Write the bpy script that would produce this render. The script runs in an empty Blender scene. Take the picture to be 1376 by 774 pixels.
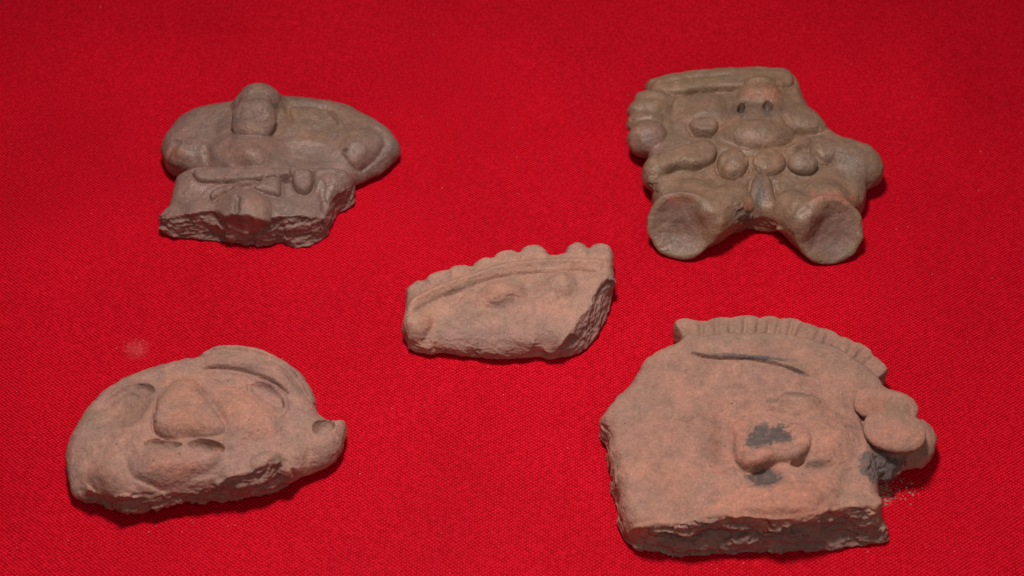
import bpy, math, random
import numpy as np
from mathutils import Vector

# ------------------------------------------------------------------ camera, light, exposure
C = bpy.context.scene.collection
scene = bpy.context.scene
ELEV = math.radians(50.0)          # how steeply the camera looks down on the table
DIST = 500.0                       # mm from camera to the middle of the cloth
HT = 150.0 / DIST                  # tan of half the horizontal field of view
SE, CE = math.sin(ELEV), math.cos(ELEV)

cam_d = bpy.data.cameras.new('camera'); cam = bpy.data.objects.new('camera', cam_d); C.objects.link(cam)
cam.location = (0, -DIST * CE * 1e-3, DIST * SE * 1e-3)
cam.rotation_euler = (math.radians(90) - ELEV, 0, 0)
cam_d.sensor_width = 36.0
cam_d.lens = 18.0 / HT
cam_d.clip_start = 0.01; cam_d.clip_end = 20
cam_d.dof.use_dof = True
cam_d.dof.focus_distance = 0.475
cam_d.dof.aperture_fstop = 21.0
scene.camera = cam

world = bpy.data.worlds.new('World'); scene.world = world; world.use_nodes = True
bg = world.node_tree.nodes['Background']
bg.inputs[0].default_value = (1.0, 0.93, 0.88, 1); bg.inputs[1].default_value = 0.07

def area(name, loc, target, size, power, spread=180, col=(1.0, 0.93, 0.86)):
    l = bpy.data.lights.new(name, 'AREA'); l.shape = 'DISK'; l.size = size; l.energy = power; l.color = col; l.spread = math.radians(spread)
    o = bpy.data.objects.new(name, l); C.objects.link(o); o.location = loc
    o.rotation_euler = (Vector(target) - Vector(loc)).to_track_quat('-Z', 'Y').to_euler()
    return o
area('key_lamp', (-0.03, 0.03, 0.48), (0.01, -0.095, 0), 0.085, 1.10, 125)
area('fill_lamp', (0.12, -0.42, 0.52), (0, -0.06, 0), 0.30, 0.27, 125)

scene.view_settings.view_transform = 'Standard'
scene.view_settings.look = 'None'
scene.view_settings.exposure = 0.0
scene.view_settings.gamma = 1.0
scene.render.engine = 'CYCLES'
scene.render.resolution_x = 1024; scene.render.resolution_y = 576

# ------------------------------------------------------------------ survey helpers: photo measurements -> millimetres on the table
def unproj(u, v, z):
    u = np.asarray(u, float); v = np.asarray(v, float); z = np.asarray(z, float)
    a = (u - 688.0) / 688.0 * HT; b = -(v - 387.0) / 688.0 * HT
    dx, dy, dz = a, b * SE + CE, b * CE - SE
    t = (z - DIST * SE) / dz
    return dx * t, -DIST * CE + dy * t
def project(X, Y, Z):
    y = Y + DIST * CE; z = Z - DIST * SE
    depth = y * CE - z * SE
    return 688.0 + X / depth / HT * 688.0, 387.0 - (y * SE + z * CE) / depth / HT * 688.0

# ------------------------------------------------------------------ noise
_rs = np.random.RandomState(7)
_LAT = _rs.rand(64, 64, 64).astype(np.float32) * 2 - 1
def vnoise(P):
    i = np.floor(P).astype(np.int64); f = (P - i).astype(np.float32); f = f * f * (3 - 2 * f)
    i0 = i & 63; i1 = (i + 1) & 63
    x0, y0, z0 = i0[..., 0], i0[..., 1], i0[..., 2]; x1, y1, z1 = i1[..., 0], i1[..., 1], i1[..., 2]
    fx, fy, fz = f[..., 0], f[..., 1], f[..., 2]
    c00 = _LAT[x0, y0, z0] * (1 - fx) + _LAT[x1, y0, z0] * fx
    c10 = _LAT[x0, y1, z0] * (1 - fx) + _LAT[x1, y1, z0] * fx
    c01 = _LAT[x0, y0, z1] * (1 - fx) + _LAT[x1, y0, z1] * fx
    c11 = _LAT[x0, y1, z1] * (1 - fx) + _LAT[x1, y1, z1] * fx
    return (c00 * (1 - fy) + c10 * fy) * (1 - fz) + (c01 * (1 - fy) + c11 * fy) * fz
def rot3(P):   # break up the lattice directions
    M = np.array([[0.80, 0.36, -0.48], [-0.60, 0.48, -0.64], [0.0, 0.80, 0.60]])
    return P @ M.T
def fbm(P, octv=4, gain=0.5):
    s = 0; a = 1.0; P = P + 31.7
    for _ in range(octv):
        P = rot3(P); s = s + a * vnoise(P); P = P * 2.03 + 11.3; a *= gain
    return s
def ridged(P, octv=4):
    s = 0; a = 1.0; P = P + 5.1
    for _ in range(octv):
        P = rot3(P); s = s + a * (1 - 2 * np.abs(vnoise(P))); P = P * 2.1 + 3.3; a *= 0.5
    return s - 0.9
def worley(P, seed=3):      # cellular: (distance to nearest, value of nearest cell)
    r = np.random.RandomState(seed); T = r.rand(32, 32, 32, 4).astype(np.float32)
    i = np.floor(P).astype(np.int64); best = np.full(P.shape[:-1], 9.0, np.float32); val = np.zeros_like(best)
    for a in (-1, 0, 1):
        for b in (-1, 0, 1):
            for c in (-1, 0, 1):
                j = i + np.array([a, b, c]); t = T[j[..., 0] & 31, j[..., 1] & 31, j[..., 2] & 31]
                d = ((j + t[..., :3] - P) ** 2).sum(-1); m = d < best
                best = np.where(m, d, best); val = np.where(m, t[..., 3], val)
    return np.sqrt(best), val

# ------------------------------------------------------------------ 2-D shape helpers
def chaikin(P, n=1, closed=True):
    P = np.asarray(P, float)
    for _ in range(n):
        Q = np.roll(P, -1, 0) if closed else P[1:]
        A = P if closed else P[:-1]
        N = np.empty((len(A) * 2, P.shape[1])); N[0::2] = A * 0.78 + Q * 0.22; N[1::2] = A * 0.22 + Q * 0.78
        if not closed: N = np.vstack([P[:1], N, P[-1:]])
        P = N
    return P
def poly_sdf(X, Y, P):
    X = X.astype(np.float32); Y = Y.astype(np.float32)
    d = np.full(X.shape, 1e9, np.float32); inside = np.zeros(X.shape, bool)
    n = len(P)
    for i in range(n):
        x0, y0 = P[i][:2]; x1, y1 = P[(i + 1) % n][:2]
        ex, ey = x1 - x0, y1 - y0; L = ex * ex + ey * ey + 1e-9
        t = np.clip(((X - x0) * ex + (Y - y0) * ey) / L, 0, 1)
        dd = (X - x0 - t * ex) ** 2 + (Y - y0 - t * ey) ** 2
        d = np.minimum(d, dd)
        if abs(ey) > 1e-9:
            c = ((y0 <= Y) & (Y < y1)) | ((y1 <= Y) & (Y < y0))
            inside ^= c & (X < x0 + (Y - y0) * ex / ey)
    return np.where(inside, -1, 1) * np.sqrt(d)
def line_dist(X, Y, P):     # distance to an open polyline and the fraction along it
    P = np.asarray(P, float); seg = np.hypot(*(P[1:, :2] - P[:-1, :2]).T); cum = np.concatenate([[0], np.cumsum(seg)]); tot = cum[-1]
    d = np.full(X.shape, 1e9); s = np.zeros(X.shape)
    for i in range(len(P) - 1):
        x0, y0 = P[i][:2]; ex, ey = P[i + 1][0] - x0, P[i + 1][1] - y0
        t = np.clip(((X - x0) * ex + (Y - y0) * ey) / (ex * ex + ey * ey + 1e-9), 0, 1)
        dd = (X - x0 - t * ex) ** 2 + (Y - y0 - t * ey) ** 2; m = dd < d
        d = np.where(m, dd, d); s = np.where(m, (cum[i] + t * seg[i]) / tot, s)
    return np.sqrt(d), s
def ell_r2(U, V, u, v, ru, rv, rot):
    a = math.radians(rot); c, s = math.cos(a), math.sin(a)
    x, y = U - u, V - v
    return ((x * c + y * s) / ru) ** 2 + ((-x * s + y * c) / rv) ** 2
def sstep(x): x = np.clip(x, 0, 1); return x * x * (3 - 2 * x)
VS = 1.28                   # a length down the photo is foreshortened by this much

def smin(a, b, k):
    if k <= 0: return np.minimum(a, b)
    h = np.clip(0.5 + 0.5 * (b - a) / k, 0, 1)
    return b * (1 - h) + a * h - k * h * (1 - h)
def smax(a, b, k): return -smin(-a, -b, k)

# ------------------------------------------------------------------ clay sculptor: a signed field in mm, meshed by surface nets
GAIN = (0.87, 0.765, 0.80)
class Sculpt:
    def __init__(s, ox, oy, sc, box, zmax, dx=0.3):
        s.ox, s.oy, s.sc, s.dx = ox, oy, sc, dx
        x, y = [], []
        for u in (box[0], box[2]):
            for v in (box[1], box[3]):
                for z in (0, zmax * 0.6):
                    a, b = s.un(u, v, z); x.append(a); y.append(b)
        s.x = np.arange(min(x) - 2, max(x) + 2, dx); s.y = np.arange(min(y) - 2, max(y) + 2, dx)
        s.z = np.arange(-1.2, zmax + 1.0, dx)
        s.X2, s.Y2 = np.meshgrid(s.x, s.y, indexing='ij')
        s.F = np.full((len(s.x), len(s.y), len(s.z)), 9.0, np.float32)
        s.L = np.zeros(s.F.shape, np.uint8)
        s.parts = ['body']; s.regions = []; s.rough = []; s.stains = []
    def un(s, u, v, z):
        return unproj(s.ox + np.asarray(u, float) / s.sc, s.oy + np.asarray(v, float) / s.sc, z)
    def pr(s, X, Y, Z):
        U, V = project(X, Y, Z); return (U - s.ox) * s.sc, (V - s.oy) * s.sc
    def pid(s, name):
        if name not in s.parts: s.parts.append(name)
        return s.parts.index(name)
    def outline(s, pts, zf, zb, smooth=1):
        P = chaikin([p[:2] for p in pts], smooth); n = len(P)
        t = np.roll(P, -1, 0) - np.roll(P, 1, 0)
        area = (P[:, 0] * np.roll(P[:, 1], -1) - np.roll(P[:, 0], -1) * P[:, 1]).sum()
        nrm = np.stack([t[:, 1], -t[:, 0]], 1) * (1 if area > 0 else -1)
        nrm /= np.hypot(*nrm.T)[:, None] + 1e-9
        z = zf + (zb - zf) * sstep(0.5 - 0.5 * nrm[:, 1])        # far side of a rounded piece is seen higher up
        x, y = s.un(P[:, 0], P[:, 1], z)
        return np.stack([x, y], 1)
    def features(s, U, V, H, feats):
        VV = V * VS
        for f in feats:
            k = f[0]
            if k == 'bump':
                u, v, ru, rv, rot, h, p = f[1:8]
                r2 = ell_r2(U, V, u, v, ru, rv, rot)
                q = np.clip(1 - r2, 0, 1); H = H + h * q ** p
                if len(f) > 8: H = H - f[8] * np.exp(-((np.sqrt(r2) - 1.05) * min(ru, rv) / 6.0) ** 2) * np.clip(0.6 + 0.8 * (V - v) / rv, 0, 1)
            elif k == 'poly':
                pts, h, w, p = f[1:5]
                d = poly_sdf(U, VV, [(a, b * VS) for a, b in chaikin(pts, 2)])
                t = np.clip(-d / w, 0, 1)
                if isinstance(h, tuple):
                    u0, v0, h0, u1, v1, h1 = h
                    g = np.clip(((U - u0) * (u1 - u0) + (V - v0) * (v1 - v0)) / ((u1 - u0) ** 2 + (v1 - v0) ** 2), 0, 1)
                    h = h0 + (h1 - h0) * g
                H = H + h * (1 - (1 - t) ** 2) ** p
                if len(f) > 5: H = H - f[5] * np.exp(-((d - 3) / 6.0) ** 2)
            elif k == 'line':
                _, pts, w, h = f[:4]
                d, q = line_dist(U, VV, [(a, b * VS) for a, b in chaikin(pts, 2, False)])
                taper = np.clip(np.minimum(q, 1 - q) * (f[4] if len(f) > 4 else 6), 0, 1)
                H = H + h * np.exp(-(d / w) ** 2) * np.sqrt(taper)
        return H
    def slab(s, part, out, H0, zf=2, zb=6, top=None, edge=4.0, drop=0.7, under=2.0, urad=3.0, sharp=(), feats=(), k=0.8, wob=0.25, smooth=1, power=2.0, lift=None):
        bot = s.outline(out, zf, zb, smooth)
        # base height from control points, each at its own height
        c = np.array([(*s.un(u, v, h), h) for u, v, h in H0])
        W = 0; N = 0
        for x, y, h in c:
            w = 1 / (((s.X2 - x) ** 2 + (s.Y2 - y) ** 2) + 9.0) ** (power / 2 + 0.3); W = W + w; N = N + w * h
        H = N / W
        P3 = np.stack([s.X2 / 14, s.Y2 / 14, s.X2 * 0 + s.ox], -1); H = H + 0.30 * fbm(P3, 3)
        wobn = wob * fbm(np.stack([s.X2 / 3, s.Y2 / 3, s.X2 * 0], -1), 3)
        U, V = s.pr(s.X2, s.Y2, H)
        db = poly_sdf(s.X2, s.Y2, bot) + wobn
        if top is not None:
            tp = chaikin(np.array([(u, v, z) for u, v, z in top], float), 1)
            x, y = s.un(tp[:, 0], tp[:, 1], tp[:, 2])
            dt = np.maximum(poly_sdf(s.X2, s.Y2, np.stack([x, y], 1)) + wobn, db)
        else: dt = db
        sharpw = 0 * H
        for poly, soft in sharp:
            sharpw = np.maximum(sharpw, sstep(0.5 - poly_sdf(U, V * VS, [(a, b * VS) for a, b in poly]) / soft))
        H = s.features(U, V, H, feats)
        t = np.clip(-db / edge, 0, 1)
        fall = 1 - np.sqrt(np.clip(1 - (1 - t) ** 2, 0, 1))
        H = H - H * drop * fall * (1 - sharpw)
        tb = np.clip(-db / urad, 0, 1)
        B = under * (1 - np.sqrt(np.clip(1 - (1 - tb) ** 2, 0, 1)))
        if lift:
            for u, v, ru, rv, h in lift: B = B + h * np.clip(1 - ell_r2(U, V, u, v, ru, rv, 0), 0, 1)
        z = s.z[None, None, :].astype(np.float32)
        q = np.clip(z / np.maximum(H, 3)[:, :, None], 0, 1)
        D = db[:, :, None] * (1 - q) + dt[:, :, None] * q
        G = smax(np.maximum(D, B[:, :, None] - z), z - H[:, :, None], 0.5).astype(np.float32)
        s.add(part, G, k, (slice(None),) * 3)
        s.Htop = H
    def add(s, part, G, k, sl):
        i = s.pid(part); F = s.F[sl]
        s.L[sl] = np.where(G < F, i, s.L[sl]); s.F[sl] = smin(F, G, k)
    def cut(s, G, k, sl): s.F[sl] = smax(s.F[sl], -G, k)
    def sub(s, c, r):
        sl = []
        for a, g in zip(c, (s.x, s.y, s.z)):
            i0 = max(int((a - r - g[0]) / s.dx), 0); i1 = min(max(int((a + r - g[0]) / s.dx) + 2, i0 + 1), len(g))
            sl.append(slice(i0, i1))
        X, Y, Z = np.meshgrid(s.x[sl[0]], s.y[sl[1]], s.z[sl[2]], indexing='ij')
        return tuple(sl), X, Y, Z
    def ell(s, part, u, v, z, rx, ry, rz, rot=0, tilt=0, k=0.4, cut=False, wob=0.0, pw=2.0):
        cx, cy = s.un(u, v, z); R = max(rx, ry, rz) + 2.5
        sl, X, Y, Z = s.sub((cx, cy, z), R)
        X = X - cx; Y = Y - cy; Z = Z - z
        a = math.radians(rot); X, Y = X * math.cos(a) + Y * math.sin(a), -X * math.sin(a) + Y * math.cos(a)
        a = math.radians(tilt); Y, Z = Y * math.cos(a) + Z * math.sin(a), -Y * math.sin(a) + Z * math.cos(a)
        q = ((np.abs(X) / rx) ** pw + (np.abs(Y) / ry) ** pw + (np.abs(Z) / rz) ** pw) ** (1 / pw)
        G = ((q - 1) * min(rx, ry, rz)).astype(np.float32)
        if wob: G = G + wob * fbm(np.stack([X / 3, Y / 3, Z / 3], -1) + cx, 2)
        if cut: s.cut(G, k, sl)
        else: s.add(part, G, k, sl)
    def cone(s, part, A, B, ra, rb, rnd=1.0, dish=0.0, k=1.0, flat=1.0, wob=0.2):
        a = np.array([*s.un(A[0], A[1], A[2]), A[2]]); b = np.array([*s.un(B[0], B[1], B[2]), B[2]])
        d = b - a; L = np.linalg.norm(d); d /= L
        sl, X, Y, Z = s.sub((a + b) / 2, L / 2 + max(ra, rb) + 3)
        P = np.stack([X, Y, Z], -1) - a
        t = P @ d; Q = P - t[..., None] * d
        side = np.cross(d, [0, 0, 1.0]); side /= np.linalg.norm(side); up = np.cross(side, d)
        qs = Q @ side; qu = Q @ up
        r = np.sqrt(qs ** 2 + (qu / flat) ** 2)
        rad = ra + (rb - ra) * np.clip(t / L, 0, 1)
        e = (t - L) + dish * np.clip(1 - (r / (rb * 0.85)) ** 2, 0, 1)
        G = smax(smax((r - rad) * 0.92, e, rnd * 2), -t, rnd)
        G = G + wob * fbm(np.stack([X / 4, Y / 4, Z / 4], -1), 2)
        s.add(part, G.astype(np.float32), k, sl)

    def foot(s, part, u, v, z, r, elev, azim, length=13, k=1.2, dish=1.3):
        x, y = s.un(u, v, z); e, a = math.radians(elev), math.radians(azim)
        n = np.array([math.sin(a) * math.cos(e), -math.cos(a) * math.cos(e), math.sin(e)])
        B = np.array([x, y, z]); A = B - n * length
        ua, va = s.pr(A[0], A[1], A[2])
        s.cone(part, (ua, va, A[2]), (u, v, z), r * 0.86, r, 0.5, dish, k, 1.0, 0.25)

    def mesh(s):
        F = s.F; dx = s.dx
        F[0] = 9; F[-1] = 9; F[:, 0] = 9; F[:, -1] = 9; F[:, :, 0] = 9; F[:, :, -1] = 9
        F = np.maximum(F, (0.0 - s.z)[None, None, :].astype(np.float32))
        I = F < 0
        cnt = np.zeros(tuple(n - 1 for n in F.shape), np.uint8)
        for a in (0, 1):
            for b in (0, 1):
                for c in (0, 1):
                    cnt += I[a:F.shape[0] - 1 + a, b:F.shape[1] - 1 + b, c:F.shape[2] - 1 + c]
        act = (cnt > 0) & (cnt < 8)
        idx = np.argwhere(act); vid = np.full(act.shape, -1, np.int32); vid[act] = np.arange(len(idx))
        off = [(a, b, c) for a in (0, 1) for b in (0, 1) for c in (0, 1)]
        val = {o: F[idx[:, 0] + o[0], idx[:, 1] + o[1], idx[:, 2] + o[2]] for o in off}
        acc = np.zeros((len(idx), 3)); n = np.zeros(len(idx))
        for o in off:
            for ax in range(3):
                if o[ax] == 0:
                    p = list(o); p[ax] = 1; p = tuple(p)
                    a, b = val[o], val[p]; m = (a < 0) != (b < 0)
                    t = np.where(m, a / np.where(a - b == 0, 1, a - b), 0)
                    pos = np.tile(np.array(o, float), (len(idx), 1)); pos[:, ax] = t
                    acc += pos * m[:, None]; n += m
        V = (idx + acc / n[:, None]) * dx + np.array([s.x[0], s.y[0], s.z[0]])
        lab = s.L[idx[:, 0], idx[:, 1], idx[:, 2]]
        quads = []
        for ax in range(3):
            b, c = (ax + 1) % 3, (ax + 2) % 3
            sh = [slice(None)] * 3; sh2 = [slice(None)] * 3; sh[ax] = slice(0, -1); sh2[ax] = slice(1, None)
            A, B = I[tuple(sh)], I[tuple(sh2)]
            e = np.argwhere(A != B); sgn = A[e[:, 0], e[:, 1], e[:, 2]]
            g = lambda db, dc: vid[tuple((e - np.eye(3, dtype=int)[b] * db - np.eye(3, dtype=int)[c] * dc).T)]
            q = np.stack([g(0, 0), g(1, 0), g(1, 1), g(0, 1)], 1)
            q = np.where(sgn[:, None], q, q[:, ::-1]); quads.append(q)
        Q = np.concatenate(quads)
        return V, Q, lab
    @staticmethod
    def normals(V, Q):
        a = V[Q[:, 2]] - V[Q[:, 0]]; b = V[Q[:, 3]] - V[Q[:, 1]]; fn = np.cross(a, b)
        N = np.zeros_like(V)
        for j in range(4):
            for ax in range(3): N[:, ax] += np.bincount(Q[:, j], fn[:, ax], len(V))
        return N / (np.linalg.norm(N, axis=1)[:, None] + 1e-12), fn
    def soft_mask(s, U, V, poly, soft):
        return sstep(0.5 - poly_sdf(U, V, chaikin(poly, 1)) / soft)
    def finish(s, name, label, cat, base, mat, group=None, grain=1.0, maps=None):
        V, Q, lab = s.mesh(); N, _ = s.normals(V, Q)
        U, W = s.pr(V[:, 0], V[:, 1], V[:, 2])
        # hand-modelled unevenness, then the broken faces
        flat = np.clip(V[:, 2] / 0.8, 0, 1)
        disp = (0.24 * fbm(V / 6.0, 3) + 0.085 * fbm(V / 1.8, 3)) * grain
        pits = np.clip(vnoise(rot3(V / 1.1 + 7)) - 0.62, 0, 1) * np.clip(vnoise(V / 9.0) + 0.35, 0, 1); disp = disp - pits * 1.1
        rm = np.zeros(len(V))
        for poly, soft, amp in s.rough:
            m = s.soft_mask(U, W, poly, soft); rm = np.maximum(rm, m * amp)
        m = rm > 0.01
        if m.any():
            P = V[m]
            wp = np.stack([fbm(P / 4.0, 2), fbm(P / 4.0 + 50, 2), fbm(P / 4.0 + 90, 2)], -1) * 0.22
            w1, v1 = worley(P / np.array([9.0, 6.0, 4.0]) + wp * 0.8); w2, v2 = worley(P / np.array([3.2, 2.6, 1.5]) + wp * 1.2, 5)
            lay = P * np.array([1, 1, 2.4])
            r = 0.50 * ridged(lay / 10.0, 4) + 1.25 * (v1 - 0.5) + 0.62 * (v2 - 0.5) + 0.20 * fbm(lay / 1.3, 3) + 0.05
            disp[m] += r * rm[m]
        V = V + N * (disp * flat)[:, None]
        V[:, 2] = np.maximum(V[:, 2], 0.02)
        N, fn = s.normals(V, Q)
        U, W = s.pr(V[:, 0], V[:, 1], V[:, 2])
        # clay colour: fired body, stains, earth in patches
        col = np.tile(np.array(base, float), (len(V), 1))
        n1 = fbm(V / 11.0, 3); n2 = fbm(V / 3.2 + 40, 3); n3 = fbm(V / 0.8 + 9, 3)
        for st in s.stains:  # stained patches, also darker tone along some grooves and hollows
            if st[0] == 'p': _, poly, soft, c, a = st; m = s.soft_mask(U + 12 * n2 + 13 * n3, W + 10 * n1 + 11 * np.roll(n3, 7), poly, soft)
            else:
                u, v, ru, rv, rot, c, a = st
                r2 = ell_r2(U, W, u, v, ru, rv, rot); m = sstep(0.5 + 1.3 * (1.0 - np.sqrt(r2) + 0.28 * n2 + 0.26 * n3))
            m = (m * a * np.clip(1 + 0.25 * n3, 0, 1.3))[:, None]; m = np.clip(m, 0, 1)
            col = col * (1 - m) + np.array(c) * m
        col = col * (1 + 0.10 * n1 + 0.09 * n2 + 0.07 * n3)[:, None]
        col[:, 0] *= 1 + 0.05 * n2; col[:, 1] *= 1 - 0.03 * n1; col[:, 2] *= 1 - 0.06 * n1
        col = np.clip(col * np.array(GAIN), 0.01, 0.9)
        # which part each face belongs to
        fl = lab[Q[:, 0]].astype(int)
        fu = U[Q].mean(1); fv = W[Q].mean(1); fz = fn[:, 2]
        for nm, poly in s.regions:
            m = (poly_sdf(fu, fv, chaikin(poly, 1)) < 0) & (fz > -0.3 * np.linalg.norm(fn, axis=1)); fl[m] = s.pid(nm)
        cen = V.mean(0); cen[2] = 0
        root = bpy.data.objects.new(name, None); C.objects.link(root); root.location = cen * 1e-3
        root.empty_display_size = 0.01
        root['label'] = label; root['category'] = cat
        if group: root['group'] = group
        for i, nm in enumerate(s.parts):
            q = Q[fl == i]
            if len(q) == 0: print('EMPTY PART', name, nm); continue
            u, inv = np.unique(q, return_inverse=True); inv = inv.reshape(-1)
            me = bpy.data.meshes.new(nm)
            me.vertices.add(len(u)); me.vertices.foreach_set('co', ((V[u] - cen) * 1e-3).astype(np.float32).ravel())
            me.loops.add(len(inv)); me.loops.foreach_set('vertex_index', inv.astype(np.int32))
            me.polygons.add(len(q)); me.polygons.foreach_set('loop_start', (np.arange(len(q)) * 4).astype(np.int32))
            at = me.color_attributes.new('clay', 'FLOAT_COLOR', 'POINT')
            at.data.foreach_set('color', np.concatenate([col[u], np.ones((len(u), 1))], 1).astype(np.float32).ravel())
            me.update(calc_edges=True)
            me.polygons.foreach_set('use_smooth', np.ones(len(q), bool))
            me.normals_split_custom_set_from_vertices(N[u].astype(np.float32))
            me.materials.append(clay_matt if nm.startswith('broken') else mat)
            o = bpy.data.objects.new(nm.split('|')[0].split('#')[0], me); C.objects.link(o); o.parent = root
            if '|' in nm: o['label'] = nm.split('|')[1].split('#')[0]
        print(name, len(Q), 'quads', [p for p in s.parts])
        return root

# ------------------------------------------------------------------ materials
def nodes(name):
    m = bpy.data.materials.new(name); m.use_nodes = True; nt = m.node_tree
    return m, nt, nt.nodes['Principled BSDF'], lambda t, **k: _mk(nt, t, k)
def _mk(nt, t, k):
    n = nt.nodes.new(t)
    for a, b in k.items():
        if hasattr(n, a): setattr(n, a, b)
        else: n.inputs[a.replace('_', ' ')].default_value = b
    return n
def clay_material(name, rough, spec, bump):
    m, nt, bs, N = nodes(name); L = nt.links.new
    geo = N('ShaderNodeNewGeometry'); at = N('ShaderNodeAttribute', attribute_name='clay')
    fine = N('ShaderNodeTexNoise', Scale=1500.0, Detail=3.0); L(geo.outputs['Position'], fine.inputs['Vector'])
    mid = N('ShaderNodeTexNoise', Scale=420.0, Detail=5.0, Roughness=0.65); L(geo.outputs['Position'], mid.inputs['Vector'])
    vor = N('ShaderNodeTexVoronoi', Scale=620.0); L(geo.outputs['Position'], vor.inputs['Vector'])
    r1 = N('ShaderNodeMapRange'); r1.inputs[1].default_value = 0.3; r1.inputs[2].default_value = 0.7; r1.inputs[3].default_value = 0.87; r1.inputs[4].default_value = 1.13
    L(mid.outputs[0], r1.inputs[0])
    r2 = N('ShaderNodeMapRange'); r2.inputs[1].default_value = 0.3; r2.inputs[2].default_value = 0.7; r2.inputs[3].default_value = 0.86; r2.inputs[4].default_value = 1.14
    L(fine.outputs[0], r2.inputs[0])
    mu = N('ShaderNodeMath', operation='MULTIPLY'); L(r1.outputs[0], mu.inputs[0]); L(r2.outputs[0], mu.inputs[1])
    vm = N('ShaderNodeVectorMath', operation='SCALE'); L(at.outputs['Color'], vm.inputs[0]); L(mu.outputs[0], vm.inputs['Scale'])
    # pale mineral grains in the clay
    vg = N('ShaderNodeTexVoronoi', Scale=900.0); L(geo.outputs['Position'], vg.inputs['Vector'])
    lt = N('ShaderNodeMath', operation='LESS_THAN'); lt.inputs[1].default_value = 0.13; L(vg.outputs['Distance'], lt.inputs[0])
    sp = N('ShaderNodeSeparateColor'); L(vg.outputs['Color'], sp.inputs[0])
    gt = N('ShaderNodeMath', operation='GREATER_THAN'); gt.inputs[1].default_value = 0.90; L(sp.outputs[0], gt.inputs[0])
    mg = N('ShaderNodeMath', operation='MULTIPLY'); L(lt.outputs[0], mg.inputs[0]); L(gt.outputs[0], mg.inputs[1])
    mg2 = N('ShaderNodeMath', operation='MULTIPLY'); mg2.inputs[1].default_value = 0.6; L(mg.outputs[0], mg2.inputs[0])
    mx = N('ShaderNodeMix', data_type='RGBA'); L(mg2.outputs[0], mx.inputs[0]); L(vm.outputs[0], mx.inputs[6]); mx.inputs[7].default_value = (0.55, 0.45, 0.38, 1)
    vd = N('ShaderNodeTexVoronoi', Scale=520.0); L(geo.outputs['Position'], vd.inputs['Vector'])
    l2 = N('ShaderNodeMapRange'); l2.inputs[1].default_value = 0.20; l2.inputs[2].default_value = 0.10; L(vd.outputs['Distance'], l2.inputs[0])
    s2 = N('ShaderNodeSeparateColor'); L(vd.outputs['Color'], s2.inputs[0])
    g2 = N('ShaderNodeMapRange'); g2.inputs[1].default_value = 0.86; g2.inputs[2].default_value = 1.0; g2.inputs[4].default_value = 0.75; L(s2.outputs[1], g2.inputs[0])
    md = N('ShaderNodeMath', operation='MULTIPLY'); L(l2.outputs[0], md.inputs[0]); L(g2.outputs[0], md.inputs[1])
    mz = N('ShaderNodeMix', data_type='RGBA'); L(md.outputs[0], mz.inputs[0]); L(mx.outputs[2], mz.inputs[6]); mz.inputs[7].default_value = (0.075, 0.055, 0.045, 1)
    L(mz.outputs[2], bs.inputs['Base Color'])
    rr = N('ShaderNodeMapRange'); rr.inputs[1].default_value = 0.35; rr.inputs[2].default_value = 0.65; rr.inputs[3].default_value = rough - 0.12; rr.inputs[4].default_value = rough + 0.15
    big = N('ShaderNodeTexNoise', Scale=110.0, Detail=4.0); L(geo.outputs['Position'], big.inputs['Vector'])
    L(big.outputs[0], rr.inputs[0]); L(rr.outputs[0], bs.inputs['Roughness'])
    bs.inputs['Specular IOR Level'].default_value = spec
    ad = N('ShaderNodeMath', operation='MULTIPLY_ADD'); ad.inputs[1].default_value = 0.45; L(fine.outputs[0], ad.inputs[0]); L(mid.outputs[0], ad.inputs[2])
    bp = N('ShaderNodeBump', Strength=bump, Distance=0.00045); L(ad.outputs[0], bp.inputs['Height']); L(bp.outputs[0], bs.inputs['Normal'])
    return m
clay_matt = clay_material('matt_fired_clay', 0.76, 0.25, 0.95)
clay_burnished = clay_material('burnished_clay', 0.47, 0.42, 0.75)

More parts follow.
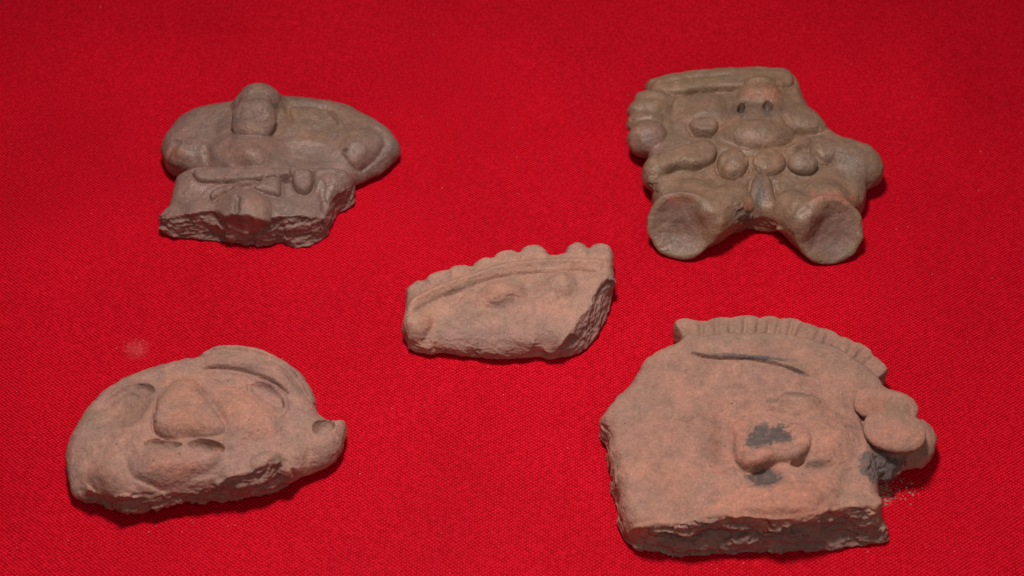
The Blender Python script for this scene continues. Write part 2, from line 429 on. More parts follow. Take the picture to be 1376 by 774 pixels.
def cloth_material():
    m, nt, bs, N = nodes('red_woven_cloth'); L = nt.links.new
    geo = N('ShaderNodeNewGeometry')
    mp = N('ShaderNodeMapping'); L(geo.outputs['Position'], mp.inputs['Vector']); mp.inputs['Rotation'].default_value = (0, 0, math.radians(3.0))
    wob = N('ShaderNodeTexNoise', Scale=90.0, Detail=2.0); L(mp.outputs[0], wob.inputs['Vector'])
    wv = N('ShaderNodeVectorMath', operation='SCALE'); wv.inputs['Scale'].default_value = 0.0014; L(wob.outputs['Color'], wv.inputs[0])
    va = N('ShaderNodeVectorMath', operation='ADD'); L(mp.outputs[0], va.inputs[0]); L(wv.outputs[0], va.inputs[1])
    sx = N('ShaderNodeSeparateXYZ'); L(va.outputs[0], sx.inputs[0])
    K = 2 * math.pi / 0.00140
    def sn(out, k):
        a = N('ShaderNodeMath', operation='MULTIPLY'); a.inputs[1].default_value = k; L(out, a.inputs[0])
        b = N('ShaderNodeMath', operation='SINE'); L(a.outputs[0], b.inputs[0]); return b
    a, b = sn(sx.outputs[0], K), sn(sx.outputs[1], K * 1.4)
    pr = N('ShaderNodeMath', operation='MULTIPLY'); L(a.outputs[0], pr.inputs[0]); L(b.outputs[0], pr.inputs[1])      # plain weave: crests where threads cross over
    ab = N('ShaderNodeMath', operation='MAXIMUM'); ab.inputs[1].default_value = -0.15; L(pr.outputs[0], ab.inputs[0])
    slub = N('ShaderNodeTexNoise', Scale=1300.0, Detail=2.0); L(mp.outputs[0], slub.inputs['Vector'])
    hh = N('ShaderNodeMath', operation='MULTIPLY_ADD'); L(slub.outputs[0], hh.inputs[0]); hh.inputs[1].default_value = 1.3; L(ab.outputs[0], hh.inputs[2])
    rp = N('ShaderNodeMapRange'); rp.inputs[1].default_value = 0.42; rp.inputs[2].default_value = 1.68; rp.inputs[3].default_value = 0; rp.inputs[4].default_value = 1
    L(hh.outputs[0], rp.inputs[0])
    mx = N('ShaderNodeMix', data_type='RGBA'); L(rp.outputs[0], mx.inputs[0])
    mx.inputs[6].default_value = (0.37, 0.0003, 0.005, 1); mx.inputs[7].default_value = (0.95, 0.013, 0.042, 1)  # thread sheen painted into the crest colour, darker valleys between
    big = N('ShaderNodeTexNoise', Scale=18.0, Detail=4.0); L(geo.outputs['Position'], big.inputs['Vector'])
    rb = N('ShaderNodeMapRange'); rb.inputs[1].default_value = 0.3; rb.inputs[2].default_value = 0.7; rb.inputs[3].default_value = 0.90; rb.inputs[4].default_value = 1.09; L(big.outputs[0], rb.inputs[0])
    sc = N('ShaderNodeVectorMath', operation='SCALE'); L(mx.outputs[2], sc.inputs[0]); L(rb.outputs[0], sc.inputs['Scale'])
    # faint clay-dust smear by the lower left fragment, and by the right one
    last = sc.outputs[0]
    for (u, v, r, stre) in ((183, 468, 5.0, 0.22), (1187, 664, 5.0, 0.14)):
        x, y = unproj(u, v, 0)
        d = N('ShaderNodeVectorMath', operation='DISTANCE'); L(geo.outputs['Position'], d.inputs[0]); d.inputs[1].default_value = (x * 1e-3, y * 1e-3, 0)
        q = N('ShaderNodeMapRange'); q.inputs[1].default_value = 0; q.inputs[2].default_value = r * 1e-3; q.inputs[3].default_value = stre; q.inputs[4].default_value = 0; q.interpolation_type = 'SMOOTHSTEP'; L(d.outputs['Value'], q.inputs[0])
        w = N('ShaderNodeMath', operation='MULTIPLY'); L(q.outputs[0], w.inputs[0]); L(slub.outputs[0], w.inputs[1])
        m2 = N('ShaderNodeMix', data_type='RGBA'); L(w.outputs[0], m2.inputs[0]); L(last, m2.inputs[6]); m2.inputs[7].default_value = (0.62, 0.30, 0.28, 1); last = m2.outputs[2]
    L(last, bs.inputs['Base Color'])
    bs.inputs['Roughness'].default_value = 0.5; bs.inputs['Specular IOR Level'].default_value = 0.03
    bs.inputs['Sheen Weight'].default_value = 0.0; bs.inputs['Sheen Roughness'].default_value = 0.5; bs.inputs['Sheen Tint'].default_value = (1, 0.25, 0.3, 1)
    bp = N('ShaderNodeBump', Strength=0.75, Distance=0.00025); L(hh.outputs[0], bp.inputs['Height']); L(bp.outputs[0], bs.inputs['Normal'])
    return m

# ------------------------------------------------------------------ the cloth
def tablecloth():
    nx, ny = 240, 200
    x = np.linspace(-0.42, 0.42, nx); y = np.linspace(-0.30, 0.42, ny)
    X, Y = np.meshgrid(x, y, indexing='ij')
    Z = 0.00045 * fbm(np.stack([X / 0.06, Y / 0.045, X * 0], -1), 3) - 0.0004
    V = np.stack([X, Y, Z], -1).reshape(-1, 3)
    i = (np.arange(nx - 1)[:, None] * ny + np.arange(ny - 1)[None, :]).ravel()
    Q = np.stack([i, i + ny, i + ny + 1, i + 1], 1)
    me = bpy.data.meshes.new('red_tablecloth'); me.from_pydata(V.tolist(), [], Q.tolist())
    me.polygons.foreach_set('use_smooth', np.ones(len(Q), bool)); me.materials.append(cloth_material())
    o = bpy.data.objects.new('red_tablecloth', me); C.objects.link(o)
    o['label'] = 'bright red woven cloth spread flat under all the clay fragments'; o['category'] = 'tablecloth'
tablecloth()

GREYBROWN = (0.265, 0.176, 0.112); MAUVE = (0.248, 0.162, 0.128); BROWNGREEN = (0.20, 0.140, 0.085)
ORANGE = (0.46, 0.200, 0.125); PINK = (0.40, 0.215, 0.155); TAN = (0.34, 0.215, 0.155); DIRT = (0.120, 0.105, 0.095)

# ------------------------------------------------------------------ upper left: torso with spread arms
s = Sculpt(200, 100, 3.16, (30, 20, 1090, 750), 27)
s.slab('arms', [(50, 330), (55, 285), (85, 235), (130, 190), (190, 160), (260, 143), (340, 128), (400, 118), (480, 108), (570, 100), (640, 103), (720, 108), (800, 120), (870, 140),
        (930, 170), (990, 205), (1040, 245), (1068, 295), (1064, 335), (1035, 372), (1000, 402), (950, 432), (880, 458), (820, 500), (700, 530), (500, 535), (300, 530), (215, 470), (165, 436), (110, 425), (70, 390)],
       [(110, 330, 13), (200, 260, 12), (260, 340, 12), (430, 340, 15), (430, 250, 13), (600, 330, 11.5), (600, 200, 12), (780, 180, 11), (760, 300, 10.5), (880, 260, 12), (1000, 300, 9), (950, 400, 7), (800, 400, 9), (600, 400, 10), (400, 430, 11), (600, 500, 9), (400, 500, 9), (200, 420, 9)],
       zf=3.5, zb=6.5, edge=7.0, drop=0.62, under=3.0, urad=6.0, k=0.5,
       feats=[('bump', 112, 345, 78, 78, 0, 1.6, 1.2), ('bump', 100, 300, 42, 26, -20, -1.0, 1), ('line', [(60, 325), (100, 285), (140, 285)], 9, -0.9), ('line', [(245, 300), (252, 350), (246, 410)], 18, -0.9), ('line', [(330, 175), (285, 200), (260, 300)], 30, -0.6),
              ('bump', 420, 335, 185, 100, 3, 2.4, 1.1), ('bump', 640, 340, 150, 60, 0, -1.2, 1.5),
              ('line', [(590, 130), (590, 170), (610, 205)], 12, -0.8), ('line', [(590, 125), (680, 130), (760, 145)], 11, -0.7), ('line', [(765, 155), (790, 185), (822, 218)], 10, 1.1), ('line', [(790, 150), (815, 185), (845, 215)], 8, -0.5),
              ('poly', [(800, 300), (860, 250), (930, 235), (990, 255), (995, 292), (965, 330), (925, 365), (895, 386), (845, 370), (820, 340)], (880, 250, 0.0, 905, 380, 1.9), 40, 0.6), ('line', [(838, 372), (895, 392), (935, 366), (972, 330), (997, 292)], 6, -1.1),
              ('bump', 833, 327, 14, 10, 0, -1.6, 1), ('line', [(930, 215), (985, 240), (1010, 290), (985, 335)], 16, -0.6)])
s.slab('torso', [(185, 400), (260, 392), (400, 392), (600, 392), (780, 398), (845, 415), (868, 440), (872, 500), (866, 540), (850, 562), (800, 597), (770, 640), (745, 692), (700, 725), (680, 733), (620, 734), (560, 715), (480, 731), (400, 726), (300, 711), (180, 700), (100, 690), (55, 660), (45, 625), (92, 588), (112, 545), (122, 520), (115, 480), (170, 448)],
       [(200, 430, 12), (400, 430, 12.5), (600, 430, 12), (780, 430, 12), (860, 470, 9), (400, 560, 12.5), (200, 550, 11), (650, 560, 11), (740, 560, 10.5), (820, 560, 8), (110, 590, 8.5), (60, 625, 6.5), (780, 640, 6)],
       zf=0.4, zb=5.0, top=[(185, 400, 11), (400, 385, 12), (800, 385, 12), (880, 420, 10), (890, 540, 8), (840, 575, 8.5), (790, 600, 8.5), (745, 596, 9.5), (700, 594, 10.5), (640, 600, 10.5), (560, 600, 11), (515, 610, 11), (492, 645, 11.5), (440, 668, 11.5), (395, 660, 11.5), (350, 640, 11.5), (320, 608, 11.5), (285, 578, 11), (230, 576, 11), (170, 582, 10.5), (110, 590, 9), (60, 615, 7), (30, 600, 6), (100, 500, 10), (100, 440, 10)],
       edge=2.5, drop=0.25, under=0.6, urad=1.5, sharp=[([(20, 560), (900, 560), (900, 800), (20, 800)], 30)], k=0.25, wob=0.35,
       feats=[('poly', [(175, 408), (300, 398), (470, 398), (600, 398), (610, 430), (560, 445), (460, 448), (350, 458), (270, 462), (205, 458)], 1.3, 20, 0.5, 0.5),
              ('poly', [(262, 500), (300, 480), (350, 462), (372, 478), (350, 505), (300, 515), (268, 538), (254, 520)], 1.4, 24, 0.6, 0.4),
              ('poly', [(440, 490), (470, 455), (520, 430), (558, 440), (566, 500), (560, 524), (520, 512), (470, 500)], 1.5, 30, 0.6, 0.4),
              ('bump', 420, 470, 50, 26, 0, 1.2, 1.0), ('line', [(375, 482), (445, 482)], 6, -1.2), ('line', [(380, 468), (440, 470)], 5, 0.5),
              ('bump', 583, 447, 24, 16, 0, -2.2, 1), ('poly', [(612, 410), (690, 405), (700, 440), (696, 490), (665, 513), (628, 500), (608, 470)], 2.0, 24, 0.5, 0.7),
              ('bump', 402, 575, 122, 105, 0, 2.6, 0.9), ('line', [(385, 535), (378, 570), (378, 610)], 12, -1.1),
              ('line', [(700, 430), (730, 410), (790, 405), (850, 435)], 10, 0.7), ('line', [(745, 450), (735, 520), (745, 600)], 16, -0.7), ('bump', 745, 555, 20, 30, 0, -0.9, 1)])
s.ell('head_stub', 447, 200, 15.0, 6.9, 7.2, 3.4, k=0.5, tilt=32, wob=0.15, pw=2.3)
s.ell('head_stub', 466, 135, 11.5, 7.6, 7.0, 7.4, k=2.6, wob=0.2)
s.ell('', 372, 150, 21.0, 1.6, 3.2, 3.0, rot=-10, k=0.8, cut=True)
s.rough = [([(40, 600), (110, 592), (170, 586), (270, 580), (300, 600), (345, 645), (380, 662), (440, 672), (495, 648), (515, 612), (560, 604), (650, 604), (740, 600), (790, 605), (870, 530), (880, 480), (900, 560), (800, 760), (30, 740), (20, 620)], 10, 0.85),
           ([(740, 450), (870, 440), (880, 560), (760, 620), (735, 540)], 25, 0.45)]
s.stains = [('p', [(40, 600), (170, 586), (270, 580), (300, 600), (345, 645), (440, 672), (495, 648), (515, 612), (740, 600), (870, 540), (880, 560), (800, 760), (30, 740)], 14, (0.32, 0.20, 0.165), 0.85),
            (460, 215, 60, 30, 0, (0.36, 0.20, 0.13), 0.6), (110, 345, 42, 34, 0, (0.34, 0.165, 0.11), 0.6), (430, 320, 130, 50, 0, (0.30, 0.18, 0.13), 0.5), (700, 200, 260, 90, 8, (0.235, 0.160, 0.105), 0.7), (1010, 280, 70, 90, 0, (0.235, 0.170, 0.135), 0.6),
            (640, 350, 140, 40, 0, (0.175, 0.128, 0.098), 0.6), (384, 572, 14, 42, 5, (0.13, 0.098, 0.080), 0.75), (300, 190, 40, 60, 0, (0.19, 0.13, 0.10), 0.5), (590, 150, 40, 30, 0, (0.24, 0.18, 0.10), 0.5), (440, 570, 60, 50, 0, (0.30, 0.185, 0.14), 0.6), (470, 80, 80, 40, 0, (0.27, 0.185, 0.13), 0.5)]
s.regions = [('broken_edge', [(40, 600), (110, 592), (170, 586), (270, 580), (300, 600), (345, 645), (380, 662), (440, 672), (495, 648), (515, 612), (560, 604), (650, 604), (740, 600), (770, 640), (760, 760), (30, 740)]),
             ('belt', [(175, 405), (300, 398), (600, 398), (600, 430), (450, 450), (350, 460), (210, 462)]), ('knot', [(254, 500), (350, 462), (420, 450), (520, 428), (566, 440), (566, 526), (470, 505), (350, 505), (262, 540)]),
             ('pellet', [(610, 408), (698, 405), (700, 490), (665, 515), (608, 490)]), ('apron', [(300, 500), (520, 505), (520, 600), (490, 648), (440, 670), (360, 655), (290, 590)]),
             ('hand', [(824, 310), (870, 262), (930, 245), (990, 262), (998, 295), (900, 388), (840, 372)]), ('hand#2', [(50, 270), (130, 262), (175, 300), (185, 380), (150, 436), (70, 410), (48, 330)])]
s.finish('torso_figurine_fragment', 'grey brown clay torso fragment with spread arms, head stub and knotted belt', 'figurine fragment', MAUVE, clay_burnished, 'broken clay figurines laid on the red cloth')

# ------------------------------------------------------------------ upper right: seated figure with headdress
s = Sculpt(835, 75, 2.58, (15, 15, 920, 760), 24)
s.slab('body', [(80, 100), (95, 82), (130, 70), (200, 55), (300, 44), (400, 37), (500, 39), (580, 46), (603, 72), (622, 120), (645, 170), (690, 215), (745, 268), (790, 300), (830, 330), (835, 400), (850, 450), (845, 520), (800, 580), (700, 620), (600, 600), (545, 606), (500, 607), (450, 592), (405, 610), (330, 620), (250, 600), (130, 560), (100, 500), (115, 468), (92, 440), (88, 390), (90, 362), (75, 300), (70, 200), (88, 150)],
       [(150, 100, 9), (350, 80, 9), (550, 80, 9), (250, 180, 8.5), (200, 260, 8.5), (640, 200, 8.5), (400, 200, 10), (560, 200, 10), (470, 330, 11), (250, 420, 10), (470, 430, 11), (700, 420, 10), (780, 350, 9), (300, 520, 10), (640, 520, 10), (480, 540, 9.5), (440, 570, 6.5), (520, 580, 7), (150, 200, 8)],
       zf=1.5, zb=6.5, edge=4.0, drop=0.55, under=1.2, urad=3.0, k=0.4,
       feats=[('poly', [(88, 90), (200, 62), (400, 44), (590, 52), (600, 100), (560, 118), (420, 112), (300, 118), (200, 135), (95, 138)], 1.3, 22, 0.6, 0.3), ('line', [(215, 138), (300, 122), (420, 118)], 8, -1.2), ('line', [(110, 105), (250, 80), (380, 75)], 7, -0.35),
              ('line', [(182, 150), (180, 210), (190, 270)], 12, -0.7),
              ('bump', 292, 188, 74, 66, 0, 2.0, 0.9), ('poly', [(230, 235), (255, 222), (325, 222), (340, 245), (325, 272), (280, 274), (240, 262)], (285, 215, 0.6, 285, 270, 2.2), 18, 0.5, 0.5), ('line', [(236, 266), (285, 280), (330, 276)], 7, -1.2),
              ('poly', [(430, 95), (470, 85), (530, 95), (560, 150), (590, 220), (612, 275), (570, 312), (460, 325), (370, 305), (335, 275), (370, 200), (395, 140)], 2.0, 60, 1.0),
              ('bump', 485, 125, 100, 46, 0, 2.0, 1.2), ('bump', 470, 280, 128, 44, 0, 2.0, 0.9), ('bump', 465, 175, 90, 22, 0, -0.9, 1), ('line', [(350, 285), (400, 312), (470, 326), (560, 315), (605, 292)], 8, -0.6),
              ('bump', 414, 192, 14, 22, 15, -3.8, 0.6), ('bump', 419, 176, 16, 10, 0, 0.6, 1), ('bump', 506, 188, 19, 22, -20, -2.8, 0.6), ('bump', 512, 196, 9, 9, 0, 1.0, 1),
              ('bump', 635, 222, 80, 46, 18, 2.3, 0.7, 0.4), ('line', [(600, 262), (650, 270), (692, 262)], 8, -1.4),
              ('poly', [(118, 345), (180, 328), (240, 308), (300, 295), (335, 330), (325, 368), (270, 392), (200, 385), (140, 410), (112, 400)], 2.5, 26, 0.5, 0.5), ('line', [(120, 420), (160, 398), (230, 395), (290, 392)], 7, -1.1),
              ('bump', 385, 376, 54, 48, 0, 2.9, 0.5, 0.9), ('line', [(335, 385), (350, 415), (385, 425), (425, 405)], 7, -0.7), ('bump', 513, 372, 58, 42, 0, 2.1, 0.5, 0.6), ('bump', 448, 372, 20, 26, 0, 1.0, 0.6), ('bump', 700, 332, 48, 44, 10, 2.5, 0.5, 0.8), ('line', [(660, 345), (690, 372), (730, 368)], 7, -0.7),
              ('line', [(340, 318), (460, 338), (600, 322), (660, 300)], 10, 0.7), ('line', [(580, 335), (640, 305), (700, 285)], 14, 1.0),
              ('poly', [(458, 410), (515, 410), (530, 500), (540, 560), (500, 590), (455, 570), (440, 500)], 1.4, 26, 0.7, 0.4), ('line', [(447, 420), (440, 480), (436, 530)], 9, -1.0), ('line', [(524, 430), (538, 490), (556, 540)], 8, -0.8), ('line', [(405, 510), (440, 545), (490, 585)], 10, -1.3),
              ('poly', [(553, 490), (590, 480), (625, 510), (610, 550), (585, 568), (560, 550)], 2.0, 18, 0.5, 0.7),
              ('line', [(330, 450), (420, 470), (440, 480)], 24, 0.8), ('line', [(560, 460), (640, 455), (760, 450)], 18, 0.5),
              ('line', [(375, 330), (350, 400), (310, 430)], 10, -0.5)])
s.ell('headdress_flange', 112, 160, 7.0, 6.5, 3.2, 4.0, rot=-8, k=1.3, wob=0.2)
s.ell('headdress_flange', 95, 195, 6.8, 6.8, 4.0, 4.3, rot=-8, k=1.3, wob=0.2)
s.ell('headdress_flange', 88, 240, 6.0, 6.6, 4.0, 4.6, rot=-5, k=1.3, wob=0.2)
s.ell('headdress_flange', 92, 290, 6.3, 6.4, 6.0, 5.6, rot=10, k=0.6, wob=0.2)
s.ell('arm#2', 118, 405, 6.0, 4.2, 6.5, 5.0, rot=-10, k=1.2, wob=0.3)
s.ell('arm|rounded left hand stump', 800, 368, 6.8, 9.4, 7.0, 5.4, rot=-38, k=2.0, wob=0.2, pw=2.4)
s.ell('arm|rounded left hand stump', 843, 410, 5.6, 5.4, 4.8, 4.6, rot=0, k=1.6, wob=0.2)
s.ell('', 825, 392, 12.8, 3.2, 0.5, 1.6, rot=-35, k=0.4, cut=True)
s.ell('bead', 630, 374, 10.9, 4.7, 4.3, 3.0, k=0.1, wob=0.05)
s.cone('leg', (425, 500, 6.0), (262, 585, 7.2), 6.0, 8.6, 2.5, 0, 1.6, 1.0, 0.3)
s.cone('leg#2', (545, 520, 6.0), (685, 598, 7.2), 6.0, 8.6, 2.5, 0, 1.6, 1.0, 0.3)
s.ell('leg', 255, 520, 6.0, 9.0, 9.0, 7.0, rot=-28, k=1.6, wob=0.2)
s.ell('leg#2', 700, 525, 6.0, 9.0, 9.0, 7.0, rot=22, k=1.6, wob=0.2)
s.foot('foot', 206, 590, 8.0, 10.3, 42, -14, k=2.2, dish=2.0)
s.foot('foot#2', 724, 606, 8.0, 10.4, 42, 8, k=2.2, dish=2.0)
s.rough = [([(90, 400), (115, 400), (150, 440), (130, 475), (95, 460)], 14, 0.7), ([(390, 505), (420, 500), (445, 545), (560, 585), (545, 610), (400, 600)], 14, 0.7)]
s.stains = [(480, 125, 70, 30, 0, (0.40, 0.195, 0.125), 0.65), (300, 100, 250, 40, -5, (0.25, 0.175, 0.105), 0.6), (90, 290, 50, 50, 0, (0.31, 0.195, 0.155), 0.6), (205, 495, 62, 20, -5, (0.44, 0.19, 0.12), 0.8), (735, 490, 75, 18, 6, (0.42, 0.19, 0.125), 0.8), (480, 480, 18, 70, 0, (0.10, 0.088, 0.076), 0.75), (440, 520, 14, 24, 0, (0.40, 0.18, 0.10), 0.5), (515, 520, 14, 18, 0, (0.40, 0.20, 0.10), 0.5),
            (460, 190, 110, 30, 0, (0.16, 0.112, 0.080), 0.7), (416, 192, 12, 20, 15, (0.07, 0.05, 0.04), 0.6), (506, 192, 15, 20, -15, (0.11, 0.09, 0.08), 0.5), (460, 285, 90, 24, 0, (0.34, 0.235, 0.175), 0.6), (630, 375, 45, 40, 0, (0.30, 0.225, 0.165), 0.7), (780, 370, 90, 60, 20, (0.23, 0.155, 0.115), 0.6), (250, 500, 60, 30, 30, (0.17, 0.13, 0.08), 0.5), (200, 600, 80, 90, 0, (0.22, 0.145, 0.115), 0.7), (715, 620, 90, 90, 0, (0.235, 0.150, 0.125), 0.7), (425, 555, 40, 24, 20, (0.11, 0.095, 0.082), 0.6)]  # nostril hollows painted darker, deepening their shade in the colour
s.regions = [('headdress_band', [(82, 90), (200, 55), (400, 38), (590, 46), (605, 100), (560, 118), (420, 118), (215, 138), (85, 145)]), ('snout', [(400, 130), (430, 100), (540, 100), (570, 160), (600, 240), (605, 285), (560, 312), (460, 325), (370, 305), (340, 270), (370, 200)]),
             ('ear_ornament', [(230, 200), (250, 150), (310, 130), (345, 180), (345, 250), (325, 274), (280, 276), (238, 264)]), ('ear_ornament#2', [(575, 190), (640, 190), (692, 240), (692, 264), (640, 270), (600, 255)]),
             ('bead#2', [(330, 380), (345, 345), (425, 335), (435, 380), (390, 420), (350, 418)]), ('bead#3', [(460, 355), (570, 345), (570, 405), (470, 400)]), ('loincloth', [(455, 410), (520, 410), (545, 560), (500, 590), (445, 560)]), ('pendant', [(553, 490), (625, 495), (612, 555), (585, 570), (556, 550)])]
s.finish('seated_figurine_fragment', 'dark brown seated clay figurine with broad snout, bead collar and two round feet', 'figurine fragment', GREYBROWN, clay_burnished, 'broken clay figurines laid on the red cloth')

# ------------------------------------------------------------------ middle: rim piece with scalloped crest
s = Sculpt(525, 320, 4.298, (50, 40, 1310, 730), 18, dx=0.25)
OUT3 = [(88, 330), (92, 305), (112, 284), (150, 262), (188, 258), (203, 250), (212, 236), (230, 220), (270, 204), (320, 200), (334, 198), (345, 188), (375, 178), (430, 177), (462, 186), (470, 180), (482, 164), (520, 140), (560, 132), (588, 136), (596, 128), (615, 110), (650, 95), (700, 91), (728, 100), (740, 108), (745, 95), (765, 74), (800, 60), (850, 62), (888, 85), (908, 108), (914, 122), (960, 126), (1008, 116), (1010, 95), (1025, 72), (1062, 54), (1108, 60), (1135, 78), (1143, 88), (1150, 74), (1175, 60), (1220, 57), (1262, 70), (1284, 98), (1284, 170), (1285, 230), (1291, 270), (1285, 310), (1270, 400), (1240, 480), (1200, 560), (1150, 630), (1080, 675), (1000, 700), (920, 713), (860, 695), (760, 700), (650, 710), (560, 702), (470, 682), (380, 686), (290, 670), (230, 683), (150, 665), (100, 642), (95, 610), (65, 572), (64, 520), (82, 480), (88, 420), (92, 370)]
s.slab('body', OUT3, [(110, 340, 7), (300, 250, 7.5), (600, 160, 8), (850, 110, 8.5), (1050, 110, 8.5), (1250, 120, 8.5), (150, 460, 8.5), (400, 350, 9.5), (620, 320, 11), (980, 260, 11.5), (1180, 250, 11), (200, 640, 4.5), (450, 640, 5), (450, 500, 8), (700, 500, 9), (650, 660, 5.5), (900, 640, 6), (950, 500, 10), (1060, 420, 10.5)],
       zf=0.5, zb=4.5, top=[(60, 250, 7), (300, 150, 7), (700, 60, 8), (1000, 20, 8), (1300, 30, 8), (1300, 215, 9.5), (1240, 240, 10), (1180, 310, 10.5), (1150, 390, 10.5), (1090, 460, 10.5), (1040, 530, 9.5), (990, 600, 8.5), (945, 690, 6), (930, 740, 5), (700, 740, 4), (400, 720, 4), (100, 700, 4), (40, 560, 5), (50, 450, 6)],
       edge=2.6, drop=0.5, under=1.2, urad=2.0, sharp=[([(930, 760), (945, 640), (1180, 260), (1330, 200), (1330, 760)], 40)], k=0, wob=0.12,
       feats=[('line', [(90, 400), (180, 345), (300, 292), (400, 258), (520, 218), (640, 180), (760, 158), (900, 148), (1050, 145), (1160, 148), (1275, 160)], 26, 1.9, 20),
              ('line', [(95, 445), (200, 378), (330, 320), (450, 278), (560, 238), (660, 212), (800, 196), (950, 190), (1090, 180), (1180, 192), (1240, 202)], 9, -1.15, 14),
              ('line', [(380, 395), (420, 340), (480, 300), (560, 262)], 10, -0.8), ('line', [(300, 330), (420, 290)], 8, -0.5),
              ('bump', 625, 320, 165, 85, -10, 2.2, 1.6), ('bump', 985, 265, 125, 95, 15, 2.4, 1.8), ('bump', 820, 300, 80, 70, 0, -1.2, 1.3), ('bump', 480, 430, 110, 60, -25, 0.8, 1.2),
              ('bump', 155, 510, 110, 90, -20, 1.3, 1.2), ('line', [(255, 470), (225, 545), (175, 600)], 15, -0.8)]
             + [('line', [(a, b), (c, d)], 9, -0.55, 2) for a, b, c, d in ((195, 225, 228, 278), (325, 172, 348, 225), (460, 160, 482, 208), (584, 105, 604, 165), (735, 80, 746, 130), (1143, 60, 1143, 115))])
s.rough = [([(1250, 235), (1180, 320), (1150, 390), (1090, 470), (1040, 540), (990, 610), (950, 700), (1080, 700), (1220, 600), (1330, 350), (1310, 230)], 14, 0.6), ([(100, 600), (300, 560), (600, 560), (900, 580), (950, 720), (100, 700)], 80, 0.40), ([(350, 330), (700, 280), (900, 380), (1100, 300), (1000, 560), (400, 560)], 80, 0.22)]
s.stains = [(620, 330, 170, 60, -10, (0.47, 0.27, 0.19), 0.6), (300, 280, 220, 30, -24, (0.46, 0.27, 0.185), 0.6), (1150, 150, 130, 20, 3, (0.47, 0.28, 0.20), 0.6), (650, 390, 80, 40, -5, (0.33, 0.225, 0.190), 0.45), (820, 320, 60, 45, 0, (0.32, 0.22, 0.16), 0.5), (960, 290, 60, 50, 0, (0.47, 0.33, 0.26), 0.5), (210, 470, 40, 70, 10, (0.47, 0.24, 0.155), 0.6), (600, 560, 400, 60, 0, (0.40, 0.25, 0.20), 0.6), (850, 450, 160, 90, 0, (0.42, 0.255, 0.19), 0.5), (130, 520, 50, 60, 0, (0.40, 0.27, 0.19), 0.5), (400, 280, 100, 14, -24, (0.27, 0.20, 0.14), 0.6),
            ('p', [(1250, 235), (1180, 320), (1150, 390), (1090, 470), (1040, 540), (990, 610), (950, 700), (1080, 700), (1220, 600), (1330, 350), (1310, 230)], 20, (0.35, 0.225, 0.185), 0.8)]
s.regions = [('broken_edge', [(1250, 235), (1180, 320), (1150, 390), (1090, 470), (1040, 540), (990, 610), (945, 700), (1080, 720), (1250, 620), (1330, 350), (1310, 230)]),
             ('crest', [(60, 330), (90, 385), (180, 325), (300, 272), (400, 238), (520, 198), (640, 160), (760, 138), (900, 128), (1050, 125), (1160, 128), (1300, 135), (1300, 30), (800, 30), (400, 150), (100, 240)]),
             ('brow_ridge', [(90, 385), (180, 325), (300, 272), (400, 238), (520, 198), (640, 160), (760, 138), (900, 128), (1160, 128), (1290, 138), (1290, 200), (1180, 188), (1090, 178), (950, 188), (800, 194), (660, 210), (450, 276), (200, 376), (95, 440)])]
s.finish('scalloped_rim_fragment', 'small pale pinkish clay fragment with scalloped upper edge in the middle of the cloth', 'pottery fragment', (0.43, 0.272, 0.20), clay_matt)

